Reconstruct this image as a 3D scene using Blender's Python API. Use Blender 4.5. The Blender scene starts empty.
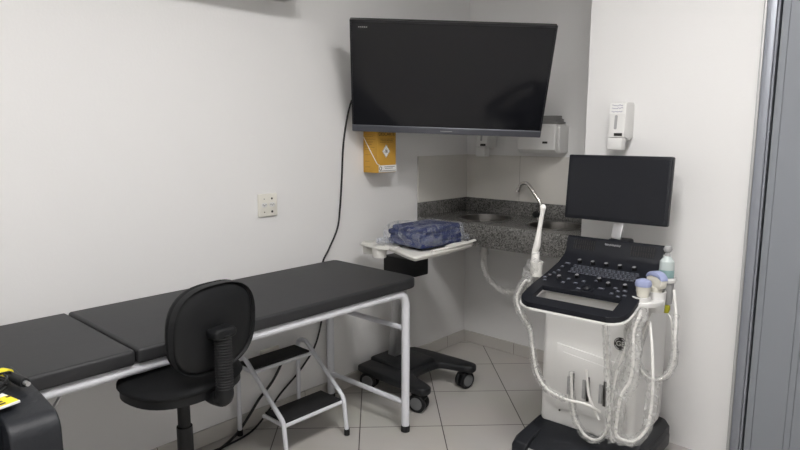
import bpy, bmesh, math, random
from mathutils import Vector, Matrix
R = math.radians
PI = math.pi
random.seed(7)
scene = bpy.context.scene
COL = scene.collection

# ------------------------------------------------------------------ materials
def mat(name, color, rough=.5, metal=0., bump=0., bscale=40., var=0., vscale=6., coat=0., spec=.5, trans=0., ior=1.45, alpha=1.):
    m = bpy.data.materials.new(name); m.use_nodes = True
    nt = m.node_tree; b = nt.nodes['Principled BSDF']
    b.inputs['Base Color'].default_value = (*color, 1)
    b.inputs['Roughness'].default_value = rough
    b.inputs['Metallic'].default_value = metal
    b.inputs['Specular IOR Level'].default_value = spec
    b.inputs['Coat Weight'].default_value = coat
    b.inputs['Transmission Weight'].default_value = trans
    b.inputs['IOR'].default_value = ior
    b.inputs['Alpha'].default_value = alpha
    tc = nt.nodes.new('ShaderNodeTexCoord')
    if var:
        n = nt.nodes.new('ShaderNodeTexNoise'); n.inputs['Scale'].default_value = vscale; n.inputs['Detail'].default_value = 4
        nt.links.new(tc.outputs['Object'], n.inputs['Vector'])
        mx = nt.nodes.new('ShaderNodeMix'); mx.data_type = 'RGBA'
        mx.inputs[6].default_value = (*[c*(1-var) for c in color], 1)
        mx.inputs[7].default_value = (*[min(1, c*(1+var)) for c in color], 1)
        nt.links.new(n.outputs['Fac'], mx.inputs[0]); nt.links.new(mx.outputs[2], b.inputs['Base Color'])
    if bump:
        n = nt.nodes.new('ShaderNodeTexNoise'); n.inputs['Scale'].default_value = bscale; n.inputs['Detail'].default_value = 5
        nt.links.new(tc.outputs['Object'], n.inputs['Vector'])
        bp = nt.nodes.new('ShaderNodeBump'); bp.inputs['Strength'].default_value = bump; bp.inputs['Distance'].default_value = .01
        nt.links.new(n.outputs['Fac'], bp.inputs['Height']); nt.links.new(bp.outputs['Normal'], b.inputs['Normal'])
    return m

M = {}
M['wall'] = mat('wall_paint', (.77, .764, .757), .62, bump=.05, bscale=90, var=.012, vscale=2)
M['ceiling'] = mat('ceiling_paint', (.8, .8, .78), .8)
M['splash'] = None
M['couch'] = mat('black_vinyl', (.021, .0215, .0235), .5, bump=.06, bscale=14, var=.12, vscale=5)
M['white_tube'] = mat('white_enamel', (.7, .71, .75), .32, coat=.3)
M['rubber'] = mat('black_rubber', (.012, .012, .013), .7, bump=.25, bscale=160)
M['rubber2'] = mat('black_ribbed_rubber', (.012, .012, .013), .75, bump=.3, bscale=200)
M['black_fabric'] = mat('black_upholstery', (.006, .0065, .0075), .75, spec=.3, bump=.2, bscale=240)
M['black_plastic'] = mat('black_plastic', (.007, .0075, .0085), .48, spec=.35, bump=.04, bscale=300)
M['console_black'] = mat('console_black', (.008, .009, .013), .42, spec=.35)
M['base_black'] = mat('base_black', (.009, .0105, .014), .5, bump=.08, bscale=120)
M['cart_black'] = mat('cart_charcoal', (.012, .013, .015), .45, bump=.05, bscale=120)
M['screen'] = mat('screen_glass', (.009, .0095, .012), .1, spec=.42)
M['screen2'] = mat('matte_screen', (.008, .009, .013), .3, spec=.4)
M['bezel'] = mat('tv_bezel', (.01, .01, .012), .35)
M['tv_grey'] = mat('tv_grey_strip', (.12, .125, .145), .35, metal=.5)
M['silver'] = mat('brushed_silver', (.55, .55, .56), .35, metal=.8, bump=.04, bscale=200)
M['chrome'] = mat('chrome', (.62, .6, .58), .16, metal=1.)
M['steel'] = mat('sink_steel', (.22, .21, .2), .3, metal=1., bump=.03, bscale=60)
M['white_plastic'] = mat('white_plastic', (.72, .715, .7), .38, var=.02)
M['machine_white'] = mat('machine_white', (.7, .695, .68), .35, var=.02)
M['tray'] = mat('cream_plastic', (.7, .69, .65), .4, var=.03)
M['grey_plastic'] = mat('grey_plastic', (.35, .35, .35), .45)
M['castergrey'] = mat('caster_grey', (.16, .165, .17), .5)
M['lightgrey'] = mat('lightgrey_plastic', (.55, .55, .53), .45)
M['plate'] = mat('ivory_plate', (.74, .72, .65), .4)
M['dark'] = mat('dark_hole', (.02, .018, .016), .6)
M['kraft'] = mat('yellow_cardboard', (.56, .31, .045), .7, bump=.08, bscale=60, var=.08, vscale=14)
M['ink'] = mat('black_ink', (.05, .03, .015), .7)
M['inkblue'] = mat('violet_ink', (.16, .14, .3), .7)
M['paper'] = mat('white_paper', (.78, .78, .76), .8)
M['greypaper'] = mat('grey_paper', (.27, .265, .26), .85, bump=.2, bscale=40)
M['yellow'] = mat('yellow_label', (.78, .66, .03), .6)
M['blue'] = mat('blue_cloth', (.018, .028, .10), .85, bump=.6, bscale=26, var=.3, vscale=9)
M['lavender'] = mat('lavender_plastic', (.32, .36, .55), .4)
M['cream'] = mat('cream_probe', (.7, .68, .6), .35)
M['cord'] = mat('white_cord', (.78, .77, .74), .42)
M['blackcord'] = mat('black_cord', (.008, .008, .009), .5)
M['olive'] = mat('yellow_green_plastic', (.38, .36, .02), .5)
M['gel'] = mat('pale_gel_bottle', (.52, .58, .57), .25, var=.05)
M['gelblue'] = mat('teal_gel', (.25, .38, .38), .3)
M['greyblue'] = mat('door_greyblue', (.24, .255, .28), .4, var=.02, vscale=3)
M['frame'] = mat('aluminium_frame', (.27, .285, .32), .38, metal=.25)
M['frame_light'] = mat('frame_light', (.42, .42, .42), .42, metal=.2)
M['pvc'] = mat('grey_pvc', (.72, .71, .69), .5, bump=.05)
M['knobtop'] = mat('knob_grey', (.22, .22, .23), .35)
M['keys'] = mat('key_grey', (.06, .065, .08), .35)
M['keyled'] = mat('key_pale', (.35, .36, .42), .4)
M['ac'] = mat('ac_white', (.75, .75, .74), .4)

def nodes(name):
    m = bpy.data.materials.new(name); m.use_nodes = True
    return m, m.node_tree, m.node_tree.nodes['Principled BSDF']

# floor tiles laid on the diagonal
m, nt, b = nodes('floor_tiles')
tc = nt.nodes.new('ShaderNodeTexCoord')
mp = nt.nodes.new('ShaderNodeMapping'); mp.vector_type = 'POINT'
S = .395
A0, B0 = -.4477, .1118      # grid lines: e.P = A0 + k S, g.P = B0 + k S
mp.inputs['Rotation'].default_value = (0, 0, -PI/4)     # x' = g.P , y' = e.P
mp.inputs['Location'].default_value = (-B0 + 20*S, -A0 + 20*S, 0)
nt.links.new(tc.outputs['Object'], mp.inputs['Vector'])
br = nt.nodes.new('ShaderNodeTexBrick'); br.offset = 0; br.squash = 1
br.inputs['Scale'].default_value = 1; br.inputs['Brick Width'].default_value = S; br.inputs['Row Height'].default_value = S
br.inputs['Mortar Size'].default_value = .0024; br.inputs['Mortar Smooth'].default_value = .0
br.inputs['Color1'].default_value = (.5, .48, .45, 1); br.inputs['Color2'].default_value = (.52, .5, .47, 1)
br.inputs['Mortar'].default_value = (.06, .05, .045, 1)
nt.links.new(mp.outputs['Vector'], br.inputs['Vector'])
nz = nt.nodes.new('ShaderNodeTexNoise'); nz.inputs['Scale'].default_value = 3; nz.inputs['Detail'].default_value = 6
nt.links.new(tc.outputs['Object'], nz.inputs['Vector'])
mx = nt.nodes.new('ShaderNodeMix'); mx.data_type = 'RGBA'; mx.blend_type = 'MULTIPLY'; mx.inputs[0].default_value = .12
nt.links.new(br.outputs['Color'], mx.inputs[6]); nt.links.new(nz.outputs['Color'], mx.inputs[7])
nt.links.new(mx.outputs[2], b.inputs['Base Color'])
b.inputs['Roughness'].default_value = .32; b.inputs['Specular IOR Level'].default_value = .35
bp = nt.nodes.new('ShaderNodeBump'); bp.invert = True; bp.inputs['Strength'].default_value = .4; bp.inputs['Distance'].default_value = .002
nt.links.new(br.outputs['Fac'], bp.inputs['Height']); nt.links.new(bp.outputs['Normal'], b.inputs['Normal'])
M['floor'] = m

def tilemat(name, base, offs, w, row, ro, axis, mort=(.34, .32, .29)):
    m, nt, b = nodes(name)
    tc = nt.nodes.new('ShaderNodeTexCoord'); sp = nt.nodes.new('ShaderNodeSeparateXYZ'); cb = nt.nodes.new('ShaderNodeCombineXYZ')
    nt.links.new(tc.outputs['Object'], sp.inputs[0])
    ad = nt.nodes.new('ShaderNodeMath'); ad.inputs[1].default_value = -offs + 10*w
    nt.links.new(sp.outputs[axis], ad.inputs[0]); nt.links.new(ad.outputs[0], cb.inputs['X'])
    az = nt.nodes.new('ShaderNodeMath'); az.inputs[1].default_value = -ro + 10*row
    nt.links.new(sp.outputs['Z'], az.inputs[0]); nt.links.new(az.outputs[0], cb.inputs['Y'])
    br = nt.nodes.new('ShaderNodeTexBrick'); br.offset = 0
    br.inputs['Scale'].default_value = 1; br.inputs['Brick Width'].default_value = w; br.inputs['Row Height'].default_value = row
    br.inputs['Mortar Size'].default_value = .0016; br.inputs['Mortar Smooth'].default_value = 0
    br.inputs['Color1'].default_value = (*base, 1); br.inputs['Color2'].default_value = (*base, 1); br.inputs['Mortar'].default_value = (*mort, 1)
    nt.links.new(cb.outputs[0], br.inputs['Vector']); nt.links.new(br.outputs['Color'], b.inputs['Base Color'])
    b.inputs['Roughness'].default_value = .3
    return m
M['splash_back'] = tilemat('wall_tile_back', (.62, .6, .56), .407, .62, 2., 0., 'X')
M['splash_left'] = tilemat('wall_tile_left', (.62, .6, .56), -.364, .62, 2., 0., 'Y', (.6, .58, .55))
M['base_back'] = tilemat('skirting_tile_back', (.5, .48, .45), .403, .395, 2., 0., 'X', (.16, .13, .11))
M['base_left'] = tilemat('skirting_tile_left', (.5, .48, .45), -.196, .395, 2., 0., 'Y', (.16, .13, .11))

# granite
m, nt, b = nodes('granite')
tc = nt.nodes.new('ShaderNodeTexCoord')
v = nt.nodes.new('ShaderNodeTexVoronoi'); v.inputs['Scale'].default_value = 170
n = nt.nodes.new('ShaderNodeTexNoise'); n.inputs['Scale'].default_value = 130; n.inputs['Detail'].default_value = 3
nt.links.new(tc.outputs['Object'], v.inputs['Vector']); nt.links.new(tc.outputs['Object'], n.inputs['Vector'])
r1 = nt.nodes.new('ShaderNodeValToRGB'); r1.color_ramp.interpolation = 'CONSTANT'
e = r1.color_ramp.elements; e[0].position = 0; e[0].color = (.055, .053, .05, 1); e[1].position = .38; e[1].color = (.12, .118, .112, 1)
x = e.new(.62); x.color = (.16, .157, .15, 1); x = e.new(.85); x.color = (.23, .225, .215, 1)
sp = nt.nodes.new('ShaderNodeSeparateColor'); nt.links.new(v.outputs['Color'], sp.inputs[0])
ad = nt.nodes.new('ShaderNodeMath'); ad.operation = 'MULTIPLY_ADD'; ad.inputs[1].default_value = .7
nt.links.new(sp.outputs[0], ad.inputs[0])
n2 = nt.nodes.new('ShaderNodeMath'); n2.operation = 'MULTIPLY'; n2.inputs[1].default_value = .4
nt.links.new(n.outputs['Fac'], n2.inputs[0]); nt.links.new(n2.outputs[0], ad.inputs[2])
nt.links.new(ad.outputs[0], r1.inputs[0]); nt.links.new(r1.outputs[0], b.inputs['Base Color'])
b.inputs['Roughness'].default_value = .16
M['granite'] = m

# clear crinkled plastic
def clear_plastic(name, tint, mixf, bs, scale):
    m = bpy.data.materials.new(name); m.use_nodes = True; nt = m.node_tree
    for nd in list(nt.nodes): nt.nodes.remove(nd)
    out = nt.nodes.new('ShaderNodeOutputMaterial')
    tr = nt.nodes.new('ShaderNodeBsdfTransparent'); tr.inputs[0].default_value = (.97, .97, .97, 1)
    pr = nt.nodes.new('ShaderNodeBsdfPrincipled'); pr.inputs['Base Color'].default_value = (*tint, 1); pr.inputs['Roughness'].default_value = .14
    pr.inputs['Specular IOR Level'].default_value = 1.
    mix = nt.nodes.new('ShaderNodeMixShader')
    tc = nt.nodes.new('ShaderNodeTexCoord'); n = nt.nodes.new('ShaderNodeTexNoise'); n.inputs['Scale'].default_value = scale; n.inputs['Detail'].default_value = 4; n.inputs['Distortion'].default_value = 1.2
    nt.links.new(tc.outputs['Object'], n.inputs['Vector'])
    bp = nt.nodes.new('ShaderNodeBump'); bp.inputs['Strength'].default_value = bs; bp.inputs['Distance'].default_value = .02
    nt.links.new(n.outputs['Fac'], bp.inputs['Height']); nt.links.new(bp.outputs['Normal'], pr.inputs['Normal'])
    rp = nt.nodes.new('ShaderNodeMapRange'); rp.inputs['From Min'].default_value = .42; rp.inputs['From Max'].default_value = .72
    rp.inputs['To Min'].default_value = mixf[0]; rp.inputs['To Max'].default_value = mixf[1]
    nt.links.new(n.outputs['Fac'], rp.inputs['Value']); nt.links.new(rp.outputs[0], mix.inputs[0])
    nt.links.new(tr.outputs[0], mix.inputs[1]); nt.links.new(pr.outputs[0], mix.inputs[2]); nt.links.new(mix.outputs[0], out.inputs[0])
    return m
M['clear'] = clear_plastic('clear_sleeve_plastic', (.8, .8, .78), (.1, .42), .9, 45)
M['clearbag'] = clear_plastic('clear_bag_plastic', (.6, .64, .74), (.04, .45), 1., 18)

def emit(name, c, s):
    m = bpy.data.materials.new(name); m.use_nodes = True; nt = m.node_tree
    b = nt.nodes['Principled BSDF']; b.inputs['Base Color'].default_value = (.8, .8, .8, 1)
    b.inputs['Emission Color'].default_value = (*c, 1); b.inputs['Emission Strength'].default_value = s
    return m
M['lamp'] = emit('led_diffuser', (1., .98, .968), 30.)

# ------------------------------------------------------------------ mesh builder
class MB:
    def __init__(s): s.bm = bmesh.new()
    def _merge(s, t, mtx=None):
        if mtx is not None: bmesh.ops.transform(t, matrix=mtx, verts=t.verts)
        me = bpy.data.meshes.new('t'); t.to_mesh(me); t.free(); s.bm.from_mesh(me); bpy.data.meshes.remove(me); return s
    def box(s, x0, x1, y0, y1, z0, z1, bev=0., seg=2, mtx=None):
        t = bmesh.new(); bmesh.ops.create_cube(t, size=1)
        for v in t.verts: v.co = Vector(((x0+x1)/2+v.co.x*(x1-x0), (y0+y1)/2+v.co.y*(y1-y0), (z0+z1)/2+v.co.z*(z1-z0)))
        if bev: bmesh.ops.bevel(t, geom=t.edges[:], offset=bev, segments=seg, profile=.5, affect='EDGES', clamp_overlap=True)
        return s._merge(t, mtx)
    def prism(s, pts, z0, z1, bev=0., seg=2, mtx=None):
        """closed outline pts (x,y), extruded z0..z1"""
        t = bmesh.new(); n = len(pts)
        lo = [t.verts.new((p[0], p[1], z0)) for p in pts]; hi = [t.verts.new((p[0], p[1], z1)) for p in pts]
        t.faces.new(lo[::-1]); t.faces.new(hi)
        for i in range(n): t.faces.new((lo[i], lo[(i+1) % n], hi[(i+1) % n], hi[i]))
        bmesh.ops.recalc_face_normals(t, faces=t.faces[:])
        if bev:
            es = [e for e in t.edges if abs(e.verts[0].co.z-e.verts[1].co.z) < 1e-6]
            bmesh.ops.bevel(t, geom=es, offset=bev, segments=seg, profile=.5, affect='EDGES', clamp_overlap=True)
        return s._merge(t, mtx)
    def cyl(s, a, b, r, r2=None, seg=20):
        a = Vector(a); b = Vector(b); d = b-a; r2 = r if r2 is None else r2
        t = bmesh.new(); bmesh.ops.create_cone(t, cap_ends=True, segments=seg, radius1=r, radius2=r2, depth=d.length)
        q = d.to_track_quat('Z', 'Y').to_matrix().to_4x4()
        return s._merge(t, Matrix.Translation((a+b)/2) @ q)
    def ball(s, c, r, sc=(1, 1, 1), seg=20, mtx=None):
        t = bmesh.new(); bmesh.ops.create_uvsphere(t, u_segments=seg, v_segments=seg//2+2, radius=r)
        mm = Matrix.Translation(c) @ Matrix.Diagonal((*sc, 1))
        return s._merge(t, mm if mtx is None else mtx @ mm)
    def lathe(s, prof, c=(0, 0, 0), seg=28, mtx=None):
        t = bmesh.new(); rings = []
        for r, z in prof:
            if r < 1e-5: rings.append([t.verts.new((0, 0, z))])
            else: rings.append([t.verts.new((r*math.cos(2*PI*i/seg), r*math.sin(2*PI*i/seg), z)) for i in range(seg)])
        for a, b in zip(rings, rings[1:]):
            for i in range(seg):
                j = (i+1) % seg
                if len(a) == 1 and len(b) == 1: continue
                if len(a) == 1: t.faces.new((a[0], b[i], b[j]))
                elif len(b) == 1: t.faces.new((a[i], a[j], b[0]))
                else: t.faces.new((a[i], a[j], b[j], b[i]))
        bmesh.ops.recalc_face_normals(t, faces=t.faces[:])
        m0 = Matrix.Translation(c)
        return s._merge(t, m0 if mtx is None else m0 @ mtx)
    def tube(s, pts, r, seg=12, smooth=0, rad=None, jitter=0., flat=1.):
        P = [Vector(p) for p in pts]
        rr = rad or [r]*len(P)
        if smooth:
            Q = []; RR = []
            n = len(P)
            for i in range(n-1):
                p0 = P[max(i-1, 0)]; p1 = P[i]; p2 = P[i+1]; p3 = P[min(i+2, n-1)]
                for k in range(smooth):
                    u = k/smooth
                    Q.append(.5*((2*p1)+(-p0+p2)*u+(2*p0-5*p1+4*p2-p3)*u*u+(-p0+3*p1-3*p2+p3)*u**3)); RR.append(rr[i]*(1-u)+rr[i+1]*u)
            Q.append(P[-1]); RR.append(rr[-1]); P = Q; rr = RR
        t = bmesh.new(); n = len(P)
        T = [(P[min(i+1, n-1)]-P[max(i-1, 0)]).normalized() for i in range(n)]
        up = Vector((0, 0, 1)) if abs(T[0].z) < .9 else Vector((1, 0, 0))
        N = (up-T[0]*up.dot(T[0])).normalized(); rings = []
        for i in range(n):
            N = (N-T[i]*N.dot(T[i]))
            N = N.normalized() if N.length > 1e-6 else T[i].orthogonal().normalized()
            Bn = T[i].cross(N)
            ring = []
            for k in range(seg):
                a = 2*PI*k/seg; q = rr[i]*(1+jitter*random.uniform(-1, 1))
                ring.append(t.verts.new(P[i]+(N*math.cos(a)*flat+Bn*math.sin(a))*q))
            rings.append(ring)
        for a, b in zip(rings, rings[1:]):
            for k in range(seg):
                j = (k+1) % seg; t.faces.new((a[k], a[j], b[j], b[k]))
        t.faces.new(rings[0][::-1]); t.faces.new(rings[-1])
        bmesh.ops.recalc_face_normals(t, faces=t.faces[:])
        return s._merge(t)
    def text(s, txt, size, mtx, ext=.0006):
        c = bpy.data.curves.new('t', 'FONT'); c.body = txt; c.size = size; c.extrude = ext; c.align_x = 'CENTER'; c.align_y = 'CENTER'
        o = bpy.data.objects.new('t', c); COL.objects.link(o)
        dg = bpy.context.evaluated_depsgraph_get(); me = bpy.data.meshes.new_from_object(o.evaluated_get(dg))
        bpy.data.objects.remove(o); bpy.data.curves.remove(c)
        me.transform(mtx); s.bm.from_mesh(me); bpy.data.meshes.remove(me); return s
    def build(s, name, m, parent=None, angle=35, bevel=0):
        me = bpy.data.meshes.new(name); s.bm.to_mesh(me); s.bm.free()
        for p in me.polygons: p.use_smooth = True
        me.set_sharp_from_angle(angle=R(angle))
        me.materials.append(m)
        o = bpy.data.objects.new(name, me); COL.objects.link(o)
        if parent: o.parent = parent
        if bevel:
            bv = o.modifiers.new('b', 'BEVEL'); bv.width = bevel; bv.segments = 3; bv.limit_method = 'ANGLE'; bv.angle_limit = R(40)
        return o

def each(mb, name, m, parent, angle=35, child=None):
    """one object per connected piece of the builder's mesh"""
    bm = mb.bm; bm.verts.index_update(); bm.verts.ensure_lookup_table(); seen = set(); out = []
    for v0 in bm.verts:
        if v0.index in seen: continue
        st_ = [v0]; comp = []; seen.add(v0.index)
        while st_:
            v = st_.pop(); comp.append(v)
            for e in v.link_edges:
                o = e.other_vert(v)
                if o.index not in seen: seen.add(o.index); st_.append(o)
        q = MB(); mp_ = {v: q.bm.verts.new(v.co) for v in comp}; cs = set(comp)
        for f in {f for v in comp for f in v.link_faces}: q.bm.faces.new([mp_[v] for v in f.verts])
        out.append(q.build(name, m, parent, angle))
    bm.free(); return out

def arc(pts_r, n=6):
    """polyline [(p, r)] with rounded corners (3D)"""
    out = []
    for i, (p, r) in enumerate(pts_r):
        p = Vector(p)
        if r == 0 or i in (0, len(pts_r)-1): out.append(p); continue
        a = Vector(pts_r[i-1][0]); b = Vector(pts_r[i+1][0])
        da = (a-p).normalized(); db = (b-p).normalized(); th = da.angle(db); d = min(r/math.tan(th/2), (a-p).length*.49, (b-p).length*.49)
        s0 = p+da*d; s1 = p+db*d
        for k in range(n+1):
            u = k/n; out.append(s0*(1-u)**2+p*2*u*(1-u)+s1*u*u)
    return out

def rrect(x0, x1, y0, y1, r, n=6):
    o = []
    for cx, cy, a0 in ((x1-r, y1-r, 0), (x0+r, y1-r, 90), (x0+r, y0+r, 180), (x1-r, y0+r, 270)):
        for k in range(n+1):
            a = R(a0+90*k/n); o.append((cx+r*math.cos(a), cy+r*math.sin(a)))
    return o

def thing(name, label, cat, loc=(0, 0, 0), rz=0, group=None):
    o = bpy.data.objects.new(name, None); COL.objects.link(o); o.empty_display_size = .05
    o.location = loc; o.rotation_euler = (0, 0, rz); o['label'] = label; o['category'] = cat
    if group: o['group'] = group
    return o
def tag(o, label, cat, group=None):
    o['label'] = label; o['category'] = cat
    if group: o['group'] = group
    return o
def struct(o): o['kind'] = 'structure'; return o
# maps local (x, y) of an upright outline to the XZ plane facing -Y ; depth along +Y
FRONT = Matrix(((1, 0, 0, 0), (0, 0, -1, 0), (0, 1, 0, 0), (0, 0, 0, 1)))     # (x,y,z)->(x,-z,y)
# plane facing +X: outline x -> +Y, y -> Z, z -> +X
SIDE = Matrix(((0, 0, 1, 0), (1, 0, 0, 0), (0, 1, 0, 0), (0, 0, 0, 1)))
T = Matrix.Translation

# ------------------------------------------------------------------ camera
cam = bpy.data.cameras.new('camera'); co = bpy.data.objects.new('camera', cam); COL.objects.link(co)
f_px = 612.566; pitch = .1493; roll = .0013; yaw = .7456
cam.sensor_width = 36; cam.lens = f_px/800*36; cam.clip_start = .02
Fv = Vector((-math.sin(yaw)*math.cos(pitch), math.cos(yaw)*math.cos(pitch), -math.sin(pitch)))
Rv = Vector((math.cos(yaw), math.sin(yaw), 0)); Uv = Rv.cross(Fv)
R2 = math.cos(roll)*Rv+math.sin(roll)*Uv; U2 = -math.sin(roll)*Rv+math.cos(roll)*Uv
CAMP = Vector((2.412, -3.2572, 1.3992))
mw = Matrix.Identity(4)
for i in range(3):
    mw[i][0] = R2[i]; mw[i][1] = U2[i]; mw[i][2] = -Fv[i]; mw[i][3] = CAMP[i]
co.matrix_world = mw
scene.camera = co

# ------------------------------------------------------------------ room shell
XR, YF, H = 3.15, -4.5, 2.62
struct(MB().box(-.15, XR+.15, YF-.15, .15, -.1, 0).build('floor', M['floor']))
LX0, LX1 = 1.55, 2.15          # recesses of the ceiling luminaires
LY = [(-2.25, -1.65), (-3.7, -3.1)]
struct(MB().box(-.15, LX0, YF-.15, .15, H, H+.15).box(LX1, XR+.15, YF-.15, .15, H, H+.15)
       .box(LX0, LX1, YF-.15, LY[1][0], H, H+.15).box(LX0, LX1, LY[1][1], LY[0][0], H, H+.15).box(LX0, LX1, LY[0][1], .15, H, H+.15).build('ceiling', M['ceiling']))
struct(MB().box(-.15, 0, YF-.15, .15, 0, H).build('wall_left', M['wall']))
struct(MB().box(0, 1.06, 0, .15, 0, H).build('wall_back', M['wall']))
struct(MB().box(1.06, 1.775, -.49, .15, 0, H).build('wall_niche', M['wall']))
struct(MB().box(XR, XR+.15, YF-.15, .15, 0, H).build('wall_right', M['wall']))
struct(MB().box(0, XR, YF-.15, YF, 0, H).build('wall_front', M['wall']))
# wall with the door, continuing the niche wall
struct(MB().box(1.775, XR, -.44, .15, 2.15, H).box(2.72, XR, -.49, .15, 0, 2.15).build('wall_door', M['wall']))
# door: frame, rebate, leaf
fr = MB()
fr.box(1.787, 1.82, -.506, -.40, 0, 2.15, .003); fr.box(2.68, 2.72, -.506, -.40, 0, 2.15, .003); fr.box(1.82, 2.68, -.506, -.40, 2.11, 2.15, .003)
fr.box(1.8215, 1.828, -.495, -.40, 0, 2.11)
struct(fr.build('trim_1', M['frame']))
struct(MB().box(1.776, 1.787, -.513, -.44, 0, 2.15, .002).build('trim_2', M['frame_light']))
lf = MB()
xs = [1.834, 1.8605, 1.975, 1.998, 2.2, 2.223, 2.42, 2.443, 2.66, 2.674]
for a, c in zip(xs, xs[1:]): lf.box(a+.0008, c-.0008, -.482, -.44, .01, 2.105, .0012, 1)
lf.box(1.834, 2.674, -.478, -.445, .012, 2.1)
d = struct(lf.build('door_1', M['greyblue']))
struct(MB().box(1.82, 2.68, -.439, -.36, 0, 2.11).build('trim_3', M['dark']))
hd = MB().tube(arc([((2.61, -.48, 1.02), 0), ((2.61, -.53, 1.02), .012), ((2.5, -.53, 1.02), 0)]), .009).cyl((2.61, -.479, 1.02), (2.61, -.487, 1.02), .025)
hd.build('door_handle', M['chrome'], d)
# skirting tiles
struct(MB().box(0, .012, YF, -.0, 0, .0758, .002, 1).build('baseboard_left', M['base_left']))
struct(MB().box(.012, 1.06, -.012, 0, 0, .0758, .002, 1).build('baseboard_back', M['base_back']))
# splash tiles above the sink
struct(MB().box(0, .009, -.4934, 0, .9842, 1.2617, .001, 1).build('trim_4', M['splash_left']))
struct(MB().box(.009, 1.06, -.009, 0, .9842, 1.2617, .001, 1).build('trim_5', M['splash_back']))

# ceiling luminaire
for (y0, y1), lab in zip(LY, ('square white recessed ceiling light nearer the sink niche', 'square white recessed ceiling light farther from the sink niche')):
    cl = thing('ceiling_light', lab, 'light', (1.85, (y0+y1)/2, H), group='recessed ceiling lights')
    fr = MB()
    for a in ((-.3, -.29, -.3, .3), (.29, .3, -.3, .3), (-.29, .29, -.3, -.29), (-.29, .29, .29, .3)): fr.box(a[0], a[1], a[2], a[3], .0, .1)
    fr.box(-.3, .3, -.3, .3, .1, .11)
    fr.build('housing', M['ac'], cl)
    MB().box(-.285, .285, -.285, .285, .02, .035).build('diffuser', M['lamp'], cl)

# out-of-view air conditioner, added to throw the soft shadow on the upper left wall
ac = thing('added_air_conditioner', 'unseen white air conditioner added above view to shade the upper left wall', 'air conditioner', (0, -1.88, 1.997))
MB().prism([(0, 0), (.17, 0), (.2, .03), (.2, .24), (.19, .28), (0, .28)], -.45, .45, .008, mtx=Matrix(((1, 0, 0, 0), (0, 0, 1, 0), (0, 1, 0, 0), (0, 0, 0, 1)))).build('housing', M['ac'], ac)
MB().box(.05, .16, -.4, .4, -.008, .0, .002).build('louver', M['lightgrey'], ac)

# ------------------------------------------------------------------ niche: counter, basins, tap
ct = thing('granite_counter', 'speckled dark grey granite sink counter with deep front apron in the corner niche', 'counter', (0, 0, .9))
BAS = [(.335, -.265), (.80, -.265)]
BR = .145
# worktop with two round holes: build as grid of strips around circles
def slab_with_holes(x0, x1, y0, y1, z0, z1, holes, r, n=40):
    bm = bmesh.new(); cuts = [x0, (holes[0][0]+holes[1][0])/2, x1]
    for k, (hx, hy) in enumerate(holes):
        a, b = cuts[k], cuts[k+1]
        ci = [(hx+r*math.cos(2*PI*i/n), hy+r*math.sin(2*PI*i/n)) for i in range(n)]
        ou = []
        for i in range(n):
            c, s = math.cos(2*PI*i/n), math.sin(2*PI*i/n)
            tx = ((b-hx)/c if c > 0 else (a-hx)/c) if abs(c) > 1e-6 else 1e9
            ty = ((y1-hy)/s if s > 0 else (y0-hy)/s) if abs(s) > 1e-6 else 1e9
            q = min(tx, ty); ou.append([hx+q*c, hy+q*s])
        for cx, cy in ((a, y0), (b, y0), (a, y1), (b, y1)):
            j = min(range(n), key=lambda i: (ou[i][0]-cx)**2+(ou[i][1]-cy)**2); ou[j] = [cx, cy]
        V = {}
        for z in (z0, z1):
            V[z] = ([bm.verts.new((*p, z)) for p in ci], [bm.verts.new((*p, z)) for p in ou])
        for i in range(n):
            j = (i+1) % n
            bm.faces.new((V[z1][0][i], V[z1][1][i], V[z1][1][j], V[z1][0][j]))
            bm.faces.new((V[z0][0][i], V[z0][0][j], V[z0][1][j], V[z0][1][i]))
            bm.faces.new((V[z1][0][i], V[z1][0][j], V[z0][0][j], V[z0][0][i]))
            bm.faces.new((V[z1][1][i], V[z0][1][i], V[z0][1][j], V[z1][1][j]))
    bmesh.ops.recalc_face_normals(bm, faces=bm.faces[:])
    return bm
mb = MB(); mb.bm.free(); mb.bm = slab_with_holes(.001, 1.058, -.477, -.001, -.02, 0, BAS, BR)
mb.build('worktop', M['granite'], ct)
MB().box(.001, 1.059, -.494, -.4772, -.128, .0, .002).build('apron', M['granite'], ct)
MB().box(.001, 1.058, -.019, -.0015, .0005, .084, .0015).build('backsplash', M['granite'], ct)
MB().box(.001, .019, -.493, -.0192, .0005, .084, .0015).build('backsplash', M['granite'], ct)
for i, (bx_, by_) in enumerate(BAS):
    bs = thing('wash_basin', ['round steel basin in the counter nearer the left wall, above the drain pipe', 'round steel basin in the counter behind the ultrasound monitor'][i], 'sink', (bx_, by_, .9), group=None)
    MB().lathe([(BR-.001, -.021), (BR+.012, .0008), (BR+.012, .003), (BR-.003, .003), (BR-.006, -.03), (BR-.014, -.10), (.09, -.15), (.02, -.158), (.02, -.161), (.091, -.154), (BR-.011, -.104), (BR-.003, -.03), (BR-.001, -.021)], seg=40).build('bowl', M['steel'], bs)
    MB().lathe([(0, -.152), (.019, -.152), (.021, -.156), (.019, -.172), (0, -.172)]).build('drain', M['chrome'], bs)
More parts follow.
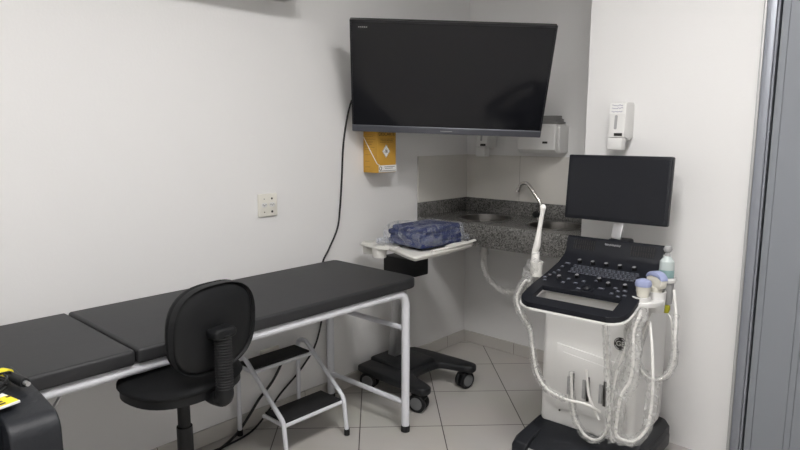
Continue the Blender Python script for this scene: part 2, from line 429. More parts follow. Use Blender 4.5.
# drain pipe under left basin
dp = thing('drain_pipe', 'ribbed grey plastic drain pipe curving down under the granite counter', 'pipe', (.335, -.265, .0))
MB().cyl((0, 0, .728), (0, 0, .69), .024, .022).cyl((0, 0, .70), (0, 0, .678), .028).build('trap_nut', M['pvc'], dp)
path = [(0, 0, .68), (-.005, .0, .62), (.01, .01, .56), (.05, .02, .505), (.1, .04, .47), (.16, .08, .455), (.22, .15, .455), (.26, .2, .46), (.27, .262, .46)]
b = MB(); pts = []
P = [Vector(p) for p in path]
for i in range(len(P)-1):
    for k in range(10): pts.append(P[i].lerp(P[i+1], k/10))
pts.append(P[-1])
for _ in range(6): pts = [pts[0]]+[(pts[i-1]+pts[i]*2+pts[i+1])/4 for i in range(1, len(pts)-1)]+[pts[-1]]
b.tube(pts, .017, seg=14, rad=[.0175 if i % 2 else .0205 for i in range(len(pts))]); b.build('hose', M['pvc'], dp)
# tap
fc = thing('water_tap', 'chrome gooseneck tap rising between the two basins', 'tap', (.595, -.075, .9))
MB().lathe([(0, 0), (.026, 0), (.026, .008), (.016, .014), (.014, .05), (0, .05)]).tube([(0, 0, .04), (.0, 0, .09), (-.045, 0, .15), (-.085, 0, .195), (-.11, 0, .204), (-.135, -.002, .195), (-.15, -.003, .168)], .0105, smooth=8).build('spout', M['chrome'], fc)
MB().cyl((-.15, -.003, .172), (-.155, -.0035, .15), .013).build('aerator', M['chrome'], fc)
MB().cyl((0, -.012, .03), (0, -.04, .03), .009).lathe([(0, 0), (.019, .001), (.021, .01), (.017, .022), (0, .024)], mtx=T((0, -.038, .03)) @ Matrix.Rotation(PI/2, 4, 'X')).build('knob', M['black_plastic'], fc)

# ------------------------------------------------------------------ wall things
# outlet on the left wall
def outlet(loc, label, w=.105, h=.107):
    t = thing('wall_outlet', label, 'outlet', loc)
    MB().prism(rrect(-w/2, w/2, -h/2, h/2, .004, 3), 0, .011, .003, mtx=SIDE).build('cover_plate', M['plate'], t)
    for s in (-1, 1):
        o = MB()
        pts = [(s*.022-.018, .002), (s*.022-.010, .012), (s*.022+.010, .012), (s*.022+.018, .002), (s*.022+.010, -.009), (s*.022-.010, -.009)]
        o.prism(pts, .0111, .013, .0005, mtx=SIDE); so = o.build('socket', M['white_plastic'], t)
        h2 = MB()
        for dy in (-.008, 0, .008): h2.cyl((.0131, s*.022+dy, .003 if dy else -.001), (.0136, s*.022+dy, .003 if dy else -.001), .0022, seg=10)
        each(h2, 'socket_hole', M['dark'], so)
    q = MB()
    for z, r1, r2 in ((.03, .0022, .0055), (-.032, .0028, .006)):
        q.cyl((.011, -.022, z), (.0122, -.022, z), r1, seg=12); q.cyl((.011, .021, z), (.0122, .021, z), r2, seg=6)
    each(q, 'screw', M['dark'], t)
    return t
outlet((0, -1.572, 1.062), 'ivory double socket outlet on the white wall above the exam couch')
t = thing('cover_plate', 'white blank cover plate low on the wall behind the step stool', 'cover plate', (0, -1.585, .335))
MB().prism(rrect(-.055, .055, -.028, .028, .006, 3), 0, .008, .002, mtx=SIDE).build('plate', M['plate'], t)

# TV cable
tvc = MB().tube([(.10, -1.02, 1.60), (.03, -1.028, 1.585), (.009, -1.045, 1.53), (.008, -1.075, 1.42), (.008, -1.093, 1.31), (.008, -1.105, 1.15), (.008, -1.12, 1.0), (.008, -1.14, .9), (.008, -1.2, .8), (.009, -1.245, .735), (.012, -1.262, .64), (.016, -1.26, .5), (.018, -1.27, .42), (.02, -1.32, .3), (.02, -1.42, .2), (.022, -1.54, .12), (.023, -1.62, .05), (.06, -1.74, .007), (.09, -1.9, .007), (.08, -2.1, .007), (.05, -2.3, .007), (.04, -2.6, .007)], .0048, smooth=6)
tag(tvc.build('television_cable', M['blackcord']), 'long black cable running down the wall from the television to the floor', 'cable')
pc = MB().tube([(.012, -1.51, .33), (.03, -1.535, .28), (.035, -1.6, .2), (.04, -1.68, .14), (.045, -1.75, .07), (.05, -1.83, .0085), (.12, -2.0, .0085), (.12, -2.2, .0085), (.2, -2.45, .0085)], .0068, smooth=6)
tag(pc.build('power_cable', M['blackcord']), 'thick black cable hanging from the wall behind the step stool, lying by the skirting', 'cable')

# sharps container (corner-on box strapped to the wall)
sc = thing('sharps_box', 'yellow cardboard sharps disposal box hanging on the wall below the television', 'box', (.0, -.87, 1.187))
SX, SW, SH = .11, .145, .26
MB().box(.004, SX, -SW/2, SW/2, 0, SH, .0015, 1).build('carton', M['kraft'], sc)
MB().box(.0, .0035, -.05, .05, .02, .24).build('bracket', M['white_plastic'], sc)
E_ = SX+.0006
ik = MB()
# header lettering and lines of print on the front (+x) face, left (-y) face
ik.text('DESCARTE', .026, T((E_, .0, .205)) @ SIDE, .0003)
for z, w in ((.178, .12), (.17, .11), (.162, .12)):
    w *= .85; y = -w/2
    while y < w/2:
        l = random.uniform(.004, .012); ik.box(E_-.0003, E_+.0002, y, min(y+l, w/2), z, z+.0022); y += l+.003
YF_ = -SW/2-.0006
for z, w in ((.232, .05), (.20, .07), (.192, .06), (.178, .075), (.163, .06), (.15, .05), (.135, .07), (.122, .045), (.095, .04), (.06, .03), (.03, .04)):
    x = .02
    while x < .02+w:
        l = random.uniform(.003, .01); ik.box(x, min(x+l, .02+w), YF_-.0002, YF_+.0003, z, z+.0016); x += l+.003
ik.build('printing', M['ink'], sc)
MB().prism([(0, -.036), (.03, 0), (0, .036), (-.03, 0)], 0, .0006, mtx=T((E_-.0003, -.005, .115)) @ SIDE).build('hazard_diamond', M['paper'], sc)
dm = MB()
for a, b_ in (((0, -.036), (.03, 0)), ((.03, 0), (0, .036)), ((0, .036), (-.03, 0)), ((-.03, 0), (0, -.036))):
    dm.tube([(E_+.0004, -.005+a[0]*.93, .115+a[1]*.93), (E_+.0004, -.005+b_[0]*.93, .115+b_[1]*.93)], .0008, seg=5)
for k in range(3):
    a = R(90+120*k); cy, cz = -.005+.0065*math.cos(a), .115+.0065*math.sin(a)
    dm.tube([(E_+.0006, cy+.0055*math.cos(q), cz+.0055*math.sin(q)) for q in [R(360*i/14) for i in range(15)]], .0011, seg=5)
dm.cyl((E_, -.005, .115), (E_+.0012, -.005, .115), .004)
dm.build('hazard_symbol', M['ink'], sc)
MB().box(E_-.0002, E_+.001, -.062, .076, .003, .040).build('label', M['paper'], sc)
lb = MB()
lb.tube([(E_+.0013, -.05+.009*math.cos(q), .024+.009*math.sin(q)) for q in [R(360*i/14) for i in range(15)]], .0016, seg=5)
for z, y0, y1 in ((.03, -.02, .06), (.022, -.015, .045), (.009, -.06, .07)): lb.box(E_+.0008, E_+.0014, y0, y1, z, z+.0025)
lb.build('label_print', M['ink'], sc)
MB().tube([(.008, -SW/2-.002, .19), (.06, -SW/2-.0028, .118), (SX, -SW/2-.002, .05), (SX+.003, -.06, .042)], .0022, seg=6).build('cord', M['cord'], sc)

# small soap dispenser below/behind the TV on the niche wall, and the big one on the bright wall
def soap_dispenser(loc, s, label, extra=True):
    t = thing('soap_dispenser', label, 'dispenser', loc)
    w, dpt, h = .07*s, .1*s, .2*s
    side = Matrix(((0, 0, 1, 0), (-1, 0, 0, 0), (0, 1, 0, 0), (0, 0, 0, 1)))
    # side profile (depth, z) extruded across width
    prof = [(0, .05*s), (0, h*.95), (.012*s, h), (dpt*.72, h), (dpt*.86, h*.96), (dpt, h*.32), (dpt*.98, h*.27), (dpt*.72, h*.25), (.04*s, .04*s)]
    MB().prism(prof, -w/2, w/2, .004*s, 3, mtx=side).build('housing', M['white_plastic'], t)
    MB().box(-w*.44, w*.44, -dpt*1.08, -dpt*.62, .0, h*.255, .004*s, mtx=None).build('push_lever', M['white_plastic'], t)
    sl = Matrix.Rotation(R(-7), 4, 'X')
    MB().prism(rrect(-.006*s, .006*s, -h*.15, h*.15, .0055*s, 5), -.001, .0012, mtx=T((-.004*s, -dpt*.943, h*.58)) @ Matrix.Rotation(R(-6.2), 4, 'X') @ FRONT).build('level_window', M['grey_plastic'], t)
    MB().box(-w*.1, w*.4, -dpt*1.0-.002, -dpt*.9, h*.295, h*.355, .001).build('badge', M['dark'], t)
    if extra:
        mk = MB()
        for r_, z in enumerate((h*.93, h*.87, h*.8)):
            x = -.024*s; yy = -(dpt+.003) + (z/h-.32)*.14/.64*dpt
            pts = []
            while x < .024*s:
                pts.append((x, yy-.0012, z+random.uniform(-.003, .003)*s)); x += .0026*s
            mk.tube(pts, .0009, seg=4)
        mk.build('lettering', M['inkblue'], t)
        MB().box(-.034*s, .034*s, -.0006, .0, h*.76, h*.985, mtx=T((0, -dpt-.0012+.0, 0)) @ T((0, 0, h*.87)) @ Matrix.Rotation(R(-7.5), 4, 'X') @ T((0, .14*dpt*.86, -h*.87))).build('paper_label', M['paper'], t)
    return t
soap_dispenser((1.252, -.49, 1.325), 1.05, 'white soap dispenser with handwritten label on the bright wall above the ultrasound monitor')
soap_dispenser((.19, -.0, 1.255), 1.1, 'white soap dispenser half hidden behind the television, on the sink niche wall', False)

# paper towel dispenser on the niche back wall
pt = thing('paper_towel_dispenser', 'white paper towel dispenser on the niche wall above the sink', 'dispenser', (.588, 0, 1.285))
sd = Matrix(((0, 0, 1, 0), (-1, 0, 0, 0), (0, 1, 0, 0), (0, 0, 0, 1)))
MB().prism([(0, .0), (.10, .0), (.125, .02), (.13, .05), (.128, .15), (.115, .165), (0, .165)], -.13, .115, .006, 3, mtx=sd).build('cover', M['white_plastic'], pt)
MB().prism([(0, .004), (.085, .004), (.105, .03), (.105, .155), (0, .155)], .1155, .13, .003, mtx=sd).build('side_cap', M['white_plastic'], pt)
MB().box(.036, .068, -.1335, -.12, .055, .067, .0015).build('lock', M['dark'], pt)
ft = MB()
for k in range(5):
    z = .166+k*.009; q = k*.006
    ft.box(-.07+q*.5, .105-q, -.115+q, -.02, z, z+.008, .002, 1, mtx=Matrix.Rotation(R((-1)**k*2.2), 4, 'Z'))
o = ft.build('folded_towels', M['greypaper'])
o.location = (.60, 0, 1.287); tag(o, 'pile of grey folded paper towels on top of the white towel dispenser', 'paper towels')

# ------------------------------------------------------------------ television
yw, tl, rl = .701, .438, -.037
r_ = Vector((math.cos(yw), math.sin(yw), 0)); n_ = Vector((math.sin(yw), -math.cos(yw), 0)); u_ = Vector((0, 0, 1))
u2 = math.cos(tl)*u_+math.sin(tl)*n_; n2 = math.cos(tl)*n_-math.sin(tl)*u_
r3 = math.cos(rl)*r_+math.sin(rl)*u2; u3 = -math.sin(rl)*r_+math.cos(rl)*u2
MT = Matrix.Identity(4)
for i in range(3):
    MT[i][0] = r3[i]; MT[i][1] = -n2[i]; MT[i][2] = u3[i]; MT[i][3] = (.507, -.839, 1.651)[i]
tv = thing('television', 'large black flat television tilted down on a wall bracket above the couch foot', 'television')
tv.matrix_world = MT
TW, TH = .965/2, .565/2
MB().box(-TW+.004, TW-.004, -.002, .03, -TH+.036, TH-.003, .003).box(-.33, .33, .03, .058, -.2, .13, .01).build('housing', M['bezel'], tv)
fb = MB()
for a in ((-TW, -TW+.008, -TH+.0365, TH), (TW-.008, TW, -TH+.0365, TH), (-TW+.008, TW-.008, TH-.009, TH)): fb.box(a[0], a[1], -.008, .0295, a[2], a[3], .0015, 1)
fb.build('bezel', M['bezel'], tv)
MB().box(-TW+.0082, TW-.0082, -.0055, -.0022, -TH+.0365, TH-.0092).build('screen', M['screen'], tv)
MB().box(-TW, TW, -.010, .03, -TH, -TH+.036, .002, 1).build('lower_strip', M['tv_grey'], tv)
bt = MB()
for i in range(5): bt.box(-TW+.04+i*.009, -TW+.046+i*.009, -.0075, -.0052, TH-.034, TH-.031)
bt.build('brand_mark', M['lightgrey'], tv)
MB().box(-.03, .03, -.0105, -.0098, -TH+.016, -TH+.019).build('strip_mark', M['grey_plastic'], tv)
inv = MT.inverted()
def W(p): return inv @ Vector(p)
mt_ = MB().box(-.12, .12, .0585, .068, -.14, .12, .002)
mt_.tube([(0, .068, 0), (0, .12, .0)], .02)
a0 = Vector((0, .12, 0))
mt_.tube([a0, W((.20, -.62, 1.70)), W((.02, -.62, 1.70))], .016)
wm = inv @ T((.0, -.62, 1.70))
mt_.box(.001, .02, -.06, .06, -.13, .13, .003, mtx=wm)
mt_.build('wall_mount', M['black_plastic'], tv)

# ------------------------------------------------------------------ exam couch
cc = thing('exam_couch', 'long black vinyl exam couch with white tubular frame along the left wall', 'exam couch', (.31, -2.1, 0))
X0, X1 = -.262, .271                                             # rails (local x)
Y0, Y1 = -.83, .86
ZR = .677
YE = 0.865
def pad(y0, y1, rend):
    b = MB(); pts = []
    x0, x1 = -.278, .303
    r0 = .012
    pts = rrect(x0, x1, y0, y1, r0, 4) if not rend else None
    if rend:
        pts = []
        for cx, cy, a0, rr in ((x1-.05, y1-.05, 0, .05), (x0+.03, y1-.03, 90, .03), (x0+r0, y0+r0, 180, r0), (x1-r0, y0+r0, 270, r0)):
            for k in range(7):
                a = R(a0+90*k/6); pts.append((cx+rr*math.cos(a), cy+rr*math.sin(a)))
    b.prism(pts, .6975, .746, .011, 4); return b
pad(-.385, .92, True).build('mattress_pad', M['couch'], cc)
pad(-1.03, -.391, False).build('headrest_pad', M['couch'], cc)
# underside boards
MB().box(-.255, .255, -.40, .84, .688, .697).build('base_board', M['dark'], cc)
for xx in (X0, X1):
    MB().tube(arc([((xx, YE, .03), 0), ((xx, YE, ZR), .07), ((xx, -.70, ZR), .07), ((xx, -.715, .03), 0)], 8), .0195, seg=14).build('frame_rail', M['white_tube'], cc)
    for yy in (YE, -.715): MB().cyl((xx, yy, .002), (xx, yy, .032), .021).build('foot_cap', M['rubber'], cc)
cb = MB()
for yy in (YE, -.715):
    cb.cyl((X0, yy, .142), (X1, yy, .142), .0125); cb.cyl((X0, yy, .505), (X1, yy, .505), .0125)
for yy in (.4, -.3): cb.cyl((X0, yy, ZR), (X1, yy, ZR), .012)
each(cb, 'cross_bar', M['white_tube'], cc)
MB().cyl((.2, -.535, .685), (.185, -.66, .50), .006).build('head_strut', M['silver'], cc)

# ------------------------------------------------------------------ step stool
st = thing('step_stool', 'two-step white tube stool with black rubber treads standing beside the couch', 'step stool', (.2, -1.62, 0))
for s in (-1, 1):
    y = s*.172
    MB().tube(arc([((-.155, y, .02), 0), ((-.15, y, .385), .035), ((-.09, y, .392), .035), ((.185, y, .18), .05), ((.205, y, .02), 0)], 7), .0105, seg=12).build('side_frame', M['white_tube'], st)
    for x in (-.155, .205): MB().cyl((x, y, .002), (x, y, .03), .0135).build('foot_cap', M['rubber'], st)
# local x of the treads
for x0, x1, z in ((-.165, -.045, .355), (.035, .178, .175)):
    MB().box(x0, x1, -.16, .16, z-.012, z, .002).build('tread', M['rubber2'], st)
    MB().cyl((x0, -.17, z-.018), (x0, .17, z-.018), .009).cyl((x1, -.17, z-.018), (x1, .17, z-.018), .009).cyl((x0, -.1615, z-.018), (x1, -.1615, z-.018), .009).cyl((x0, .1615, z-.018), (x1, .1615, z-.018), .009).build('tread_frame', M['white_tube'], st)

# ------------------------------------------------------------------ office chair
oc = thing('office_chair', 'black swivel task chair without armrests, pushed up to the exam couch', 'chair', (.615, -2.35, 0), PI+R(9))
# local +X is where the sitter faces
def blob(rx, ry, z0, z1, pw=2.6, n=44, bul=.012, ox=0):
    """superellipse cushion"""
    b = MB(); t = bmesh.new(); levels = [(.9, z0), (.98, z0+.006), (1., z0+.018), (1., z1-.02), (.975, z1-.008), (.9, z1), (.6, z1+bul*.6), (.25, z1+bul)]
    rings = []
    for s, z in levels:
        ring = []
        for i in range(n):
            a = 2*PI*i/n; c, q = math.cos(a), math.sin(a)
            ring.append(t.verts.new((ox+s*rx*math.copysign(abs(c)**(2/pw), c), s*ry*math.copysign(abs(q)**(2/pw), q), z)))
        rings.append(ring)
    for a, c in zip(rings, rings[1:]):
        for i in range(n): t.faces.new((a[i], a[(i+1) % n], c[(i+1) % n], c[i]))
    t.faces.new(rings[0][::-1]); t.faces.new(rings[-1]); bmesh.ops.recalc_face_normals(t, faces=t.faces[:])
    return b, t
b, t = blob(.165, .192, .611, .643, 2.4, bul=.006)
b._merge(t); b.build('seat', M['black_fabric'], oc, 50)
b, t = blob(.158, .184, .601, .6105, 2.4, bul=0)
b._merge(t); b.build('seat_shell', M['black_plastic'], oc, 50)
BM = T((-.165, 0, .815)) @ Matrix.Rotation(R(-4), 4, 'Y') @ Matrix(((0, 0, 1, 0), (0, 1, 0, 0), (-1, 0, 0, 0), (0, 0, 0, 1)))
b, t = blob(.139, .153, .0, .036, 2.7, bul=.008)
b._merge(t, BM); b.build('backrest', M['black_fabric'], oc, 50)
b, t = blob(.139, .154, .0, .014, 2.7, bul=.004)
b._merge(t, BM @ Matrix.Rotation(PI, 4, 'X')); b.build('backrest_shell', M['black_plastic'], oc, 50)
BX = -.205
MB().prism(rrect(-.04, .04, -.016, .016, .013, 5), 0, .056, .008, 3, mtx=T((-.228, -.0, .806)) @ SIDE).build('bracket_cap', M['black_plastic'], oc)
bw = MB(); pr = []
for k in range(20):
    z = .628+k*.0088; pr += [(.021, z), (.0275, z+.0045)]
pr = [(0, .626)]+pr+[(.0, .805)]
bw.lathe(pr, (BX-.002, 0, 0), 24); bw.build('bellows', M['rubber'], oc)
MB().tube([(BX, 0, .67), (BX, 0, .615), (BX+.012, 0, .598), (BX+.05, 0, .587), (-.1, 0, .585), (-.05, 0, .585)], .02, smooth=6, rad=[.022, .028, .03, .022, .012, .011], seg=16).build('bracket_arm', M['black_plastic'], oc)
MB().box(-.09, .09, -.08, .08, .568, .6005, .012).build('mechanism', M['black_plastic'], oc)
MB().cyl((0, 0, .10), (0, 0, .34), .032, .03).cyl((0, 0, .34), (0, 0, .45), .026, .025).cyl((0, 0, .45), (0, 0, .569), .02).build('gas_column', M['black_plastic'], oc)
for k in range(5):
    a = R(72*k+20); c, s = math.cos(a), math.sin(a)
    MB().tube([(0, 0, .11), (.12*c, .12*s, .095), (.25*c, .25*s, .075)], .02, rad=[.026, .02, .014]).build('star_leg', M['black_plastic'], oc)
    w = MB()
    for q in (-1, 1):
        cx, cy = .255*c-s*.014*q, .255*s+c*.014*q
        w.cyl((cx-s*.008, cy+c*.008, .026), (cx+s*.008, cy-c*.008, .026), .025)
    w.cyl((.255*c, .255*s, .03), (.255*c, .255*s, .07), .007); w.build('caster', M['black_plastic'], oc)

# ------------------------------------------------------------------ printer on a small table, left foreground
tb = thing('side_table', 'small dark side table under the black printer in the left foreground', 'table', (.90, -3.05, 0))
MB().box(-.21, .21, -.26, .2, .475, .5, .003).build('tabletop', M['black_plastic'], tb)
for a in (-.19, .19):
    for c in (-.24, .18): MB().box(a-.015, a+.015, c-.015, c+.015, 0, .475).build('leg', M['black_plastic'], tb)
pn = thing('printer', 'bulky black printer with rounded front edge at the left foreground', 'printer', (.865, -3.05, .5))
side2 = Matrix(((1, 0, 0, 0), (0, 0, 1, 0), (0, 1, 0, 0), (0, 0, 0, 1)))    # profile (x,z) extruded along y
prof = [(-.215, 0), (.125, 0), (.135, .02), (.135, .2)]
for k in range(1, 9):
    a = R(90*k/8*.93); prof.append((.09+.045*math.cos(a), .245+.045*math.sin(a)))
prof += [(.0, .30), (-.10, .305), (-.215, .305)]
MB().prism(prof, .12, .222, .006, 3, mtx=side2).build('side_housing', M['base_black'], pn)
prof2 = [(-.21, 0), (.09, 0), (.09, .28), (.04, .295), (-.10, .303), (-.21, .303)]
MB().prism(prof2, -.24, .1195, .002, mtx=side2).build('body', M['base_black'], pn)
MB().box(.09, .115, -.23, .04, .02, .12, .004).build('paper_tray', M['black_plastic'], pn)
MB().tube([(.1356, .125, .115), (.1356, .215, .115)], .0009, seg=4).build('seam', M['grey_plastic'], pn)

# booklet with yellow label, coiled cable with connector on printer
bk = thing('leaflet', 'white and yellow leaflet lying on the black printer', 'leaflet', (.885, -2.948, .8065), R(12))
MB().box(-.085, .05, -.1, .055, .0, .006, .001, 1).build('page', M['paper'], bk)
MB().box(.0, .048, -.098, .053, .0062, .0068).build('yellow_band', M['yellow'], bk)
wr = MB()
for i in range(16): wr.box(.006+(i % 3)*.014, .014+(i % 3)*.014, -.09+(i//3)*.027, -.078+(i//3)*.027, .0069, .0073)
wr.build('printing', M['ink'], bk)
cb = thing('cable_coil', 'coiled black cable with silver-tipped plug and yellow tag on the printer', 'cable', (.795, -2.905, .8085))
co_ = MB(); pts = []
for i in range(70):
    a = i*.3; pts.append((.02+.042*math.cos(a)*(1+.06*math.sin(i)), -.02+.045*math.sin(a), .006+.004*(i % 9)/4+i*.00025))
co_.tube(pts, .0026, seg=7); co_.tube([(-.03, -.0, .02), (-.0, .03, .03), (-.02, .044, .02), (-.022, .04, .015)], .003, smooth=5)
co_.build('coil', M['blackcord'], cb)
MB().tube([(-.02, .04, .014), (.045, .05, .014), (.055, .052, .014)], .011, rad=[.0105, .0125, .011]).build('plug', M['black_plastic'], cb)
MB().cyl((.055, .052, .014), (.07, .0545, .014), .0055).build('plug_tip', M['silver'], cb)
MB().tube([(-.05, .032, .016), (-.026, .042, .016)], .0115).build('yellow_tag', M['yellow'], cb)

# ------------------------------------------------------------------ tray cart
ca = thing('tray_cart', 'low-based medical tray cart with dark base, casters and cream top tray by the sink', 'cart', (.3, -.83, 0))
base = [(-.25, -.2), (-.235, -.23), (.2, -.245), (.245, -.235), (.255, -.19), (.235, -.16), (.09, -.12), (.06, -.1), (.06, .1), (.09, .125), (.23, .165), (.25, .19), (.235, .235), (.19, .245), (-.12, .23), (-.25, .2)]
def chaikin(p, n=2):
    for _ in range(n):
        q = []
        for i in range(len(p)):
            a = Vector(p[i]); b = Vector(p[(i+1) % len(p)]); q += [tuple(a*.75+b*.25), tuple(a*.25+b*.75)]
        p = q
    return p
MB().prism(chaikin(base), .10, .14, .012, 3).box(-.25, .03, -.12, .12, .11, .158, .016, 3).build('base', M['cart_black'], ca)
for (x, y, rot) in ((-.2, -.17, 20), (.185, -.2, 15), (-.2, .17, 70), (.18, .195, 80)):
    a = R(rot); cx, sx = math.cos(a), math.sin(a)
    w = MB().cyl((x, y, .06), (x, y, .105), .01).tube([(x+cx*.042, y+sx*.042, .075), (x, y, .098), (x-cx*.034, y-sx*.034, .09)], .015, smooth=4).build('caster', M['black_plastic'], ca)
    for q in (-1, 1):
        ox, oy = x-sx*.02*q, y+cx*.02*q; rm = Matrix.Rotation(a, 4, 'Z') @ Matrix.Rotation(PI/2, 4, 'X')
        MB().lathe([(0, -.011), (.041, -.011), (.048, -.006), (.048, .006), (.041, .011), (0, .011)], (ox, oy, .049), 28, mtx=rm).build('wheel', M['black_plastic'], w)
        ox, oy = x-sx*.0315*q, y+cx*.0315*q
        MB().lathe([(0, -.0015), (.031, -.0015), (.033, 0), (.031, .0015), (0, .0015)], (ox, oy, .049), 24, mtx=rm).build('hubcap', M['castergrey'], w)
MB().box(-.03, .03, -.028, .028, 0, .54, .008, mtx=T((-.17, .0, .148)) @ Matrix.Rotation(R(6), 4, 'Y')).build('column', M['silver'], ca)
MB().box(-.2, .035, -.06, .05, .645, .735, .008).box(-.17, -.09, -.04, .04, .63, .66).build('height_box', M['black_plastic'], ca)
MB().cyl((-.02, -.02, .735), (-.02, -.02, .81), .011).build('tray_post', M['grey_plastic'], ca)
# tray: rounded plate with lip
tr = MB()
ol = chaikin([(-.03, -.215), (.265, -.345), (.285, -.32), (.262, .13), (.24, .15), (-.1, .19), (-.1, -.17)], 3)
tr.prism(ol, .81, .822, .004)
tr.tube([(p[0], p[1], .826) for p in ol+[ol[0], ol[1]]], .0085, seg=10)
tr.build('top_tray', M['tray'], ca)
MB().tube([(.268, -.20, .838), (.272, -.05, .84), (.268, .06, .842), (.262, .15, .846)], .011, smooth=6, flat=.6).tube([(.245, -.06, .835), (.252, -.02, .843), (.258, .07, .842)], .016, smooth=4, flat=.5).build('front_handle', M['tray'], ca)
# cup holders on the left edge
ho = MB()
for (x, y, r) in ((-.165, -.2, .033), (-.055, -.235, .035)):
    ho.lathe([(r-.008, -.05), (r, -.05), (r+.004, .012), (r-.006, .012), (r-.009, -.045)], (x, y, .82), 24)
ho.prism(chaikin([(-.2, -.25), (-.21, -.15), (-.1, -.1), (.04, -.15), (.03, -.25), (-.05, -.28), (-.12, -.26)], 2), .816, .828, .003)
ho.build('cup_holder', M['tray'], ca)
each(MB().cyl((-.165, -.2, .7725), (-.165, -.2, .833), .023).cyl((-.055, -.235, .7725), (-.055, -.235, .834), .025), 'cup_insert', M['lightgrey'], ca)

# blue bundle in a clear bag on the tray
bg = thing('bagged_cloth', 'folded blue cloth in a clear plastic bag on the cream tray', 'bundle', (.385, -.87, .8365), R(-4))
random.seed(3)
def lumpy(hx, hy, z0, z1, n, m_, amp, seed, pw=3.2, puff=.0):
    rnd = random.Random(seed); ph = [rnd.uniform(0, 6.28) for _ in range(12)]
    t = bmesh.new(); rings = []
    for j in range(m_+1):
        v = j/m_; a = PI*(v-.5); sz = math.sin(a); cz = abs(math.cos(a))**.22
        ring = []
        for i in range(n):
            b_ = 2*PI*i/n; c, s = math.cos(b_), math.sin(b_)
            x = hx*cz*math.copysign(abs(c)**(2/pw), c); y = hy*cz*math.copysign(abs(s)**(2/pw), s)
            k = 1+amp*(math.sin(5*b_+ph[0]+3*v)+.6*math.sin(9*b_+ph[1]-4*v)+.5*math.sin(17*b_+ph[2]+9*v))
            z = (z0+z1)/2+(z1-z0)/2*math.copysign(abs(sz)**.7, sz)*(1 if sz < 0 else 1+amp*1.5*math.sin(14*x+ph[3])*math.cos(17*y+ph[4])+puff*math.sin(30*x+20*y))
            ring.append(t.verts.new((x*k, y*k, max(z, z0))))
        rings.append(ring)
    for a, b_ in zip(rings, rings[1:]):
        for i in range(n): t.faces.new((a[i], a[(i+1) % n], b_[(i+1) % n], b_[i]))
    bmesh.ops.remove_doubles(t, verts=t.verts[:], dist=1e-5)
    bmesh.ops.recalc_face_normals(t, faces=t.faces[:])
    return t
mb = MB()
for k, (dx, dy, a_, hx, hy) in enumerate(((0, 0, 0, .128, .15), (.004, .003, 1.5, .126, .147), (-.004, -.002, -1.5, .124, .15), (.006, .004, 2.5, .118, .142))):
    mb.prism(rrect(-hx, hx, -hy, hy, .02, 5), k*.0235, k*.0235+.0285, .011, 3, mtx=T((dx, dy, 0)) @ Matrix.Rotation(R(a_), 4, 'Z') @ Matrix.Rotation(R((-1)**k*.6), 4, 'Y'))
mb.build('cloth', M['blue'], bg, 60)
mb = MB(); mb._merge(lumpy(.142, .178, -.003, .11, 96, 30, .035, 2, 6, .05))
mb._merge(lumpy(.05, .045, -.003, .03, 40, 12, .12, 5, 2.4), T((-.12, -.16, .0)) @ Matrix.Rotation(.5, 4, 'Z'))
mb._merge(lumpy(.05, .05, .0, .04, 40, 12, .12, 8, 2.4), T((.08, .17, .0)))
mb.build('plastic_bag', M['clearbag'], bg, 60)

# ------------------------------------------------------------------ ultrasound machine
us = thing('ultrasound_machine', 'white and black wheeled ultrasound machine with control console and monitor', 'ultrasound machine', (1.345, -.80, 0), R(2.5))
# base (local): back at y ~ +.2, front feet reach y ~ -.42
def loft(rows):
    """rows of (list of 3D pts) closed rings -> skin with caps"""
    t = bmesh.new(); rs = [[t.verts.new(p) for p in r] for r in rows]
    n = len(rs[0])
    for a, b_ in zip(rs, rs[1:]):
        for i in range(n): t.faces.new((a[i], a[(i+1) % n], b_[(i+1) % n], b_[i]))
    t.faces.new(rs[0][::-1]); t.faces.new(rs[-1]); bmesh.ops.recalc_face_normals(t, faces=t.faces[:])
    return t
b = MB()
rows = []
for y, w, z1 in ((.235, .21, .12), (.215, .225, .15), (-.10, .225, .175), (-.20, .225, .172), (-.30, .22, .14), (-.35, .21, .12), (-.36, .2, .09)):
    z0 = .045
    rows.append([(-w, y, z0), (w, y, z0), (w, y, z1-.03), (w-.02, y, z1-.004), (w-.04, y, z1), (-w+.04, y, z1), (-w+.02, y, z1-.004), (-w, y, z1-.03)])
b._merge(loft(rows)); b.build('base', M['base_black'], us, 30, bevel=.006)
for s in (-1, 1):
    b = MB(); rows = []
    for y, x0, x1, z1 in ((-.14, .16, .232, .168), (-.33, .16, .234, .150), (-.37, .16, .23, .135), (-.385, .165, .222, .105)):
        rows.append([(s*x0, y, .05), (s*x1, y, .05), (s*x1, y, z1-.015), (s*(x1-.015), y, z1), (s*x0, y, z1)])
    b._merge(loft(rows)); b.build('foot', M['base_black'], us, 30, bevel=.005)
    for yy in (-.33, .12):
        w = MB()
        for q in (-1, 1): w.cyl((s*.195+q*.014-.009, yy, .032), (s*.195+q*.014+.009, yy, .032), .031)
        w.cyl((s*.205, yy, .04), (s*.205, yy, .1), .01); w.build('caster', M['black_plastic'], us)
b = MB(); rows = []
for y, x1, z1 in ((-.1, .215, .125), (.17, .218, .125), (.2, .212, .11)):
    rows.append([(.2, y, .05), (x1+.02, y, .05), (x1+.02, y, z1-.02), (x1, y, z1), (.2, y, z1)])
b._merge(loft(rows)); b.build('rear_foot', M['base_black'], us, 30, bevel=.005)
MB().box(-.16, -.1, -.3612, -.3602, .094, .118).build('base_label', M['grey_plastic'], us)
# body
b = MB()
b.prism(rrect(-.205, .2, -.185, .16, .03, 5), .168, .74, .012, 3)
b.build('cabinet', M['machine_white'], us)
MB().box(-.25, .19, .03, .2, .17, .62, .012).build('rear_housing', M['machine_white'], us)
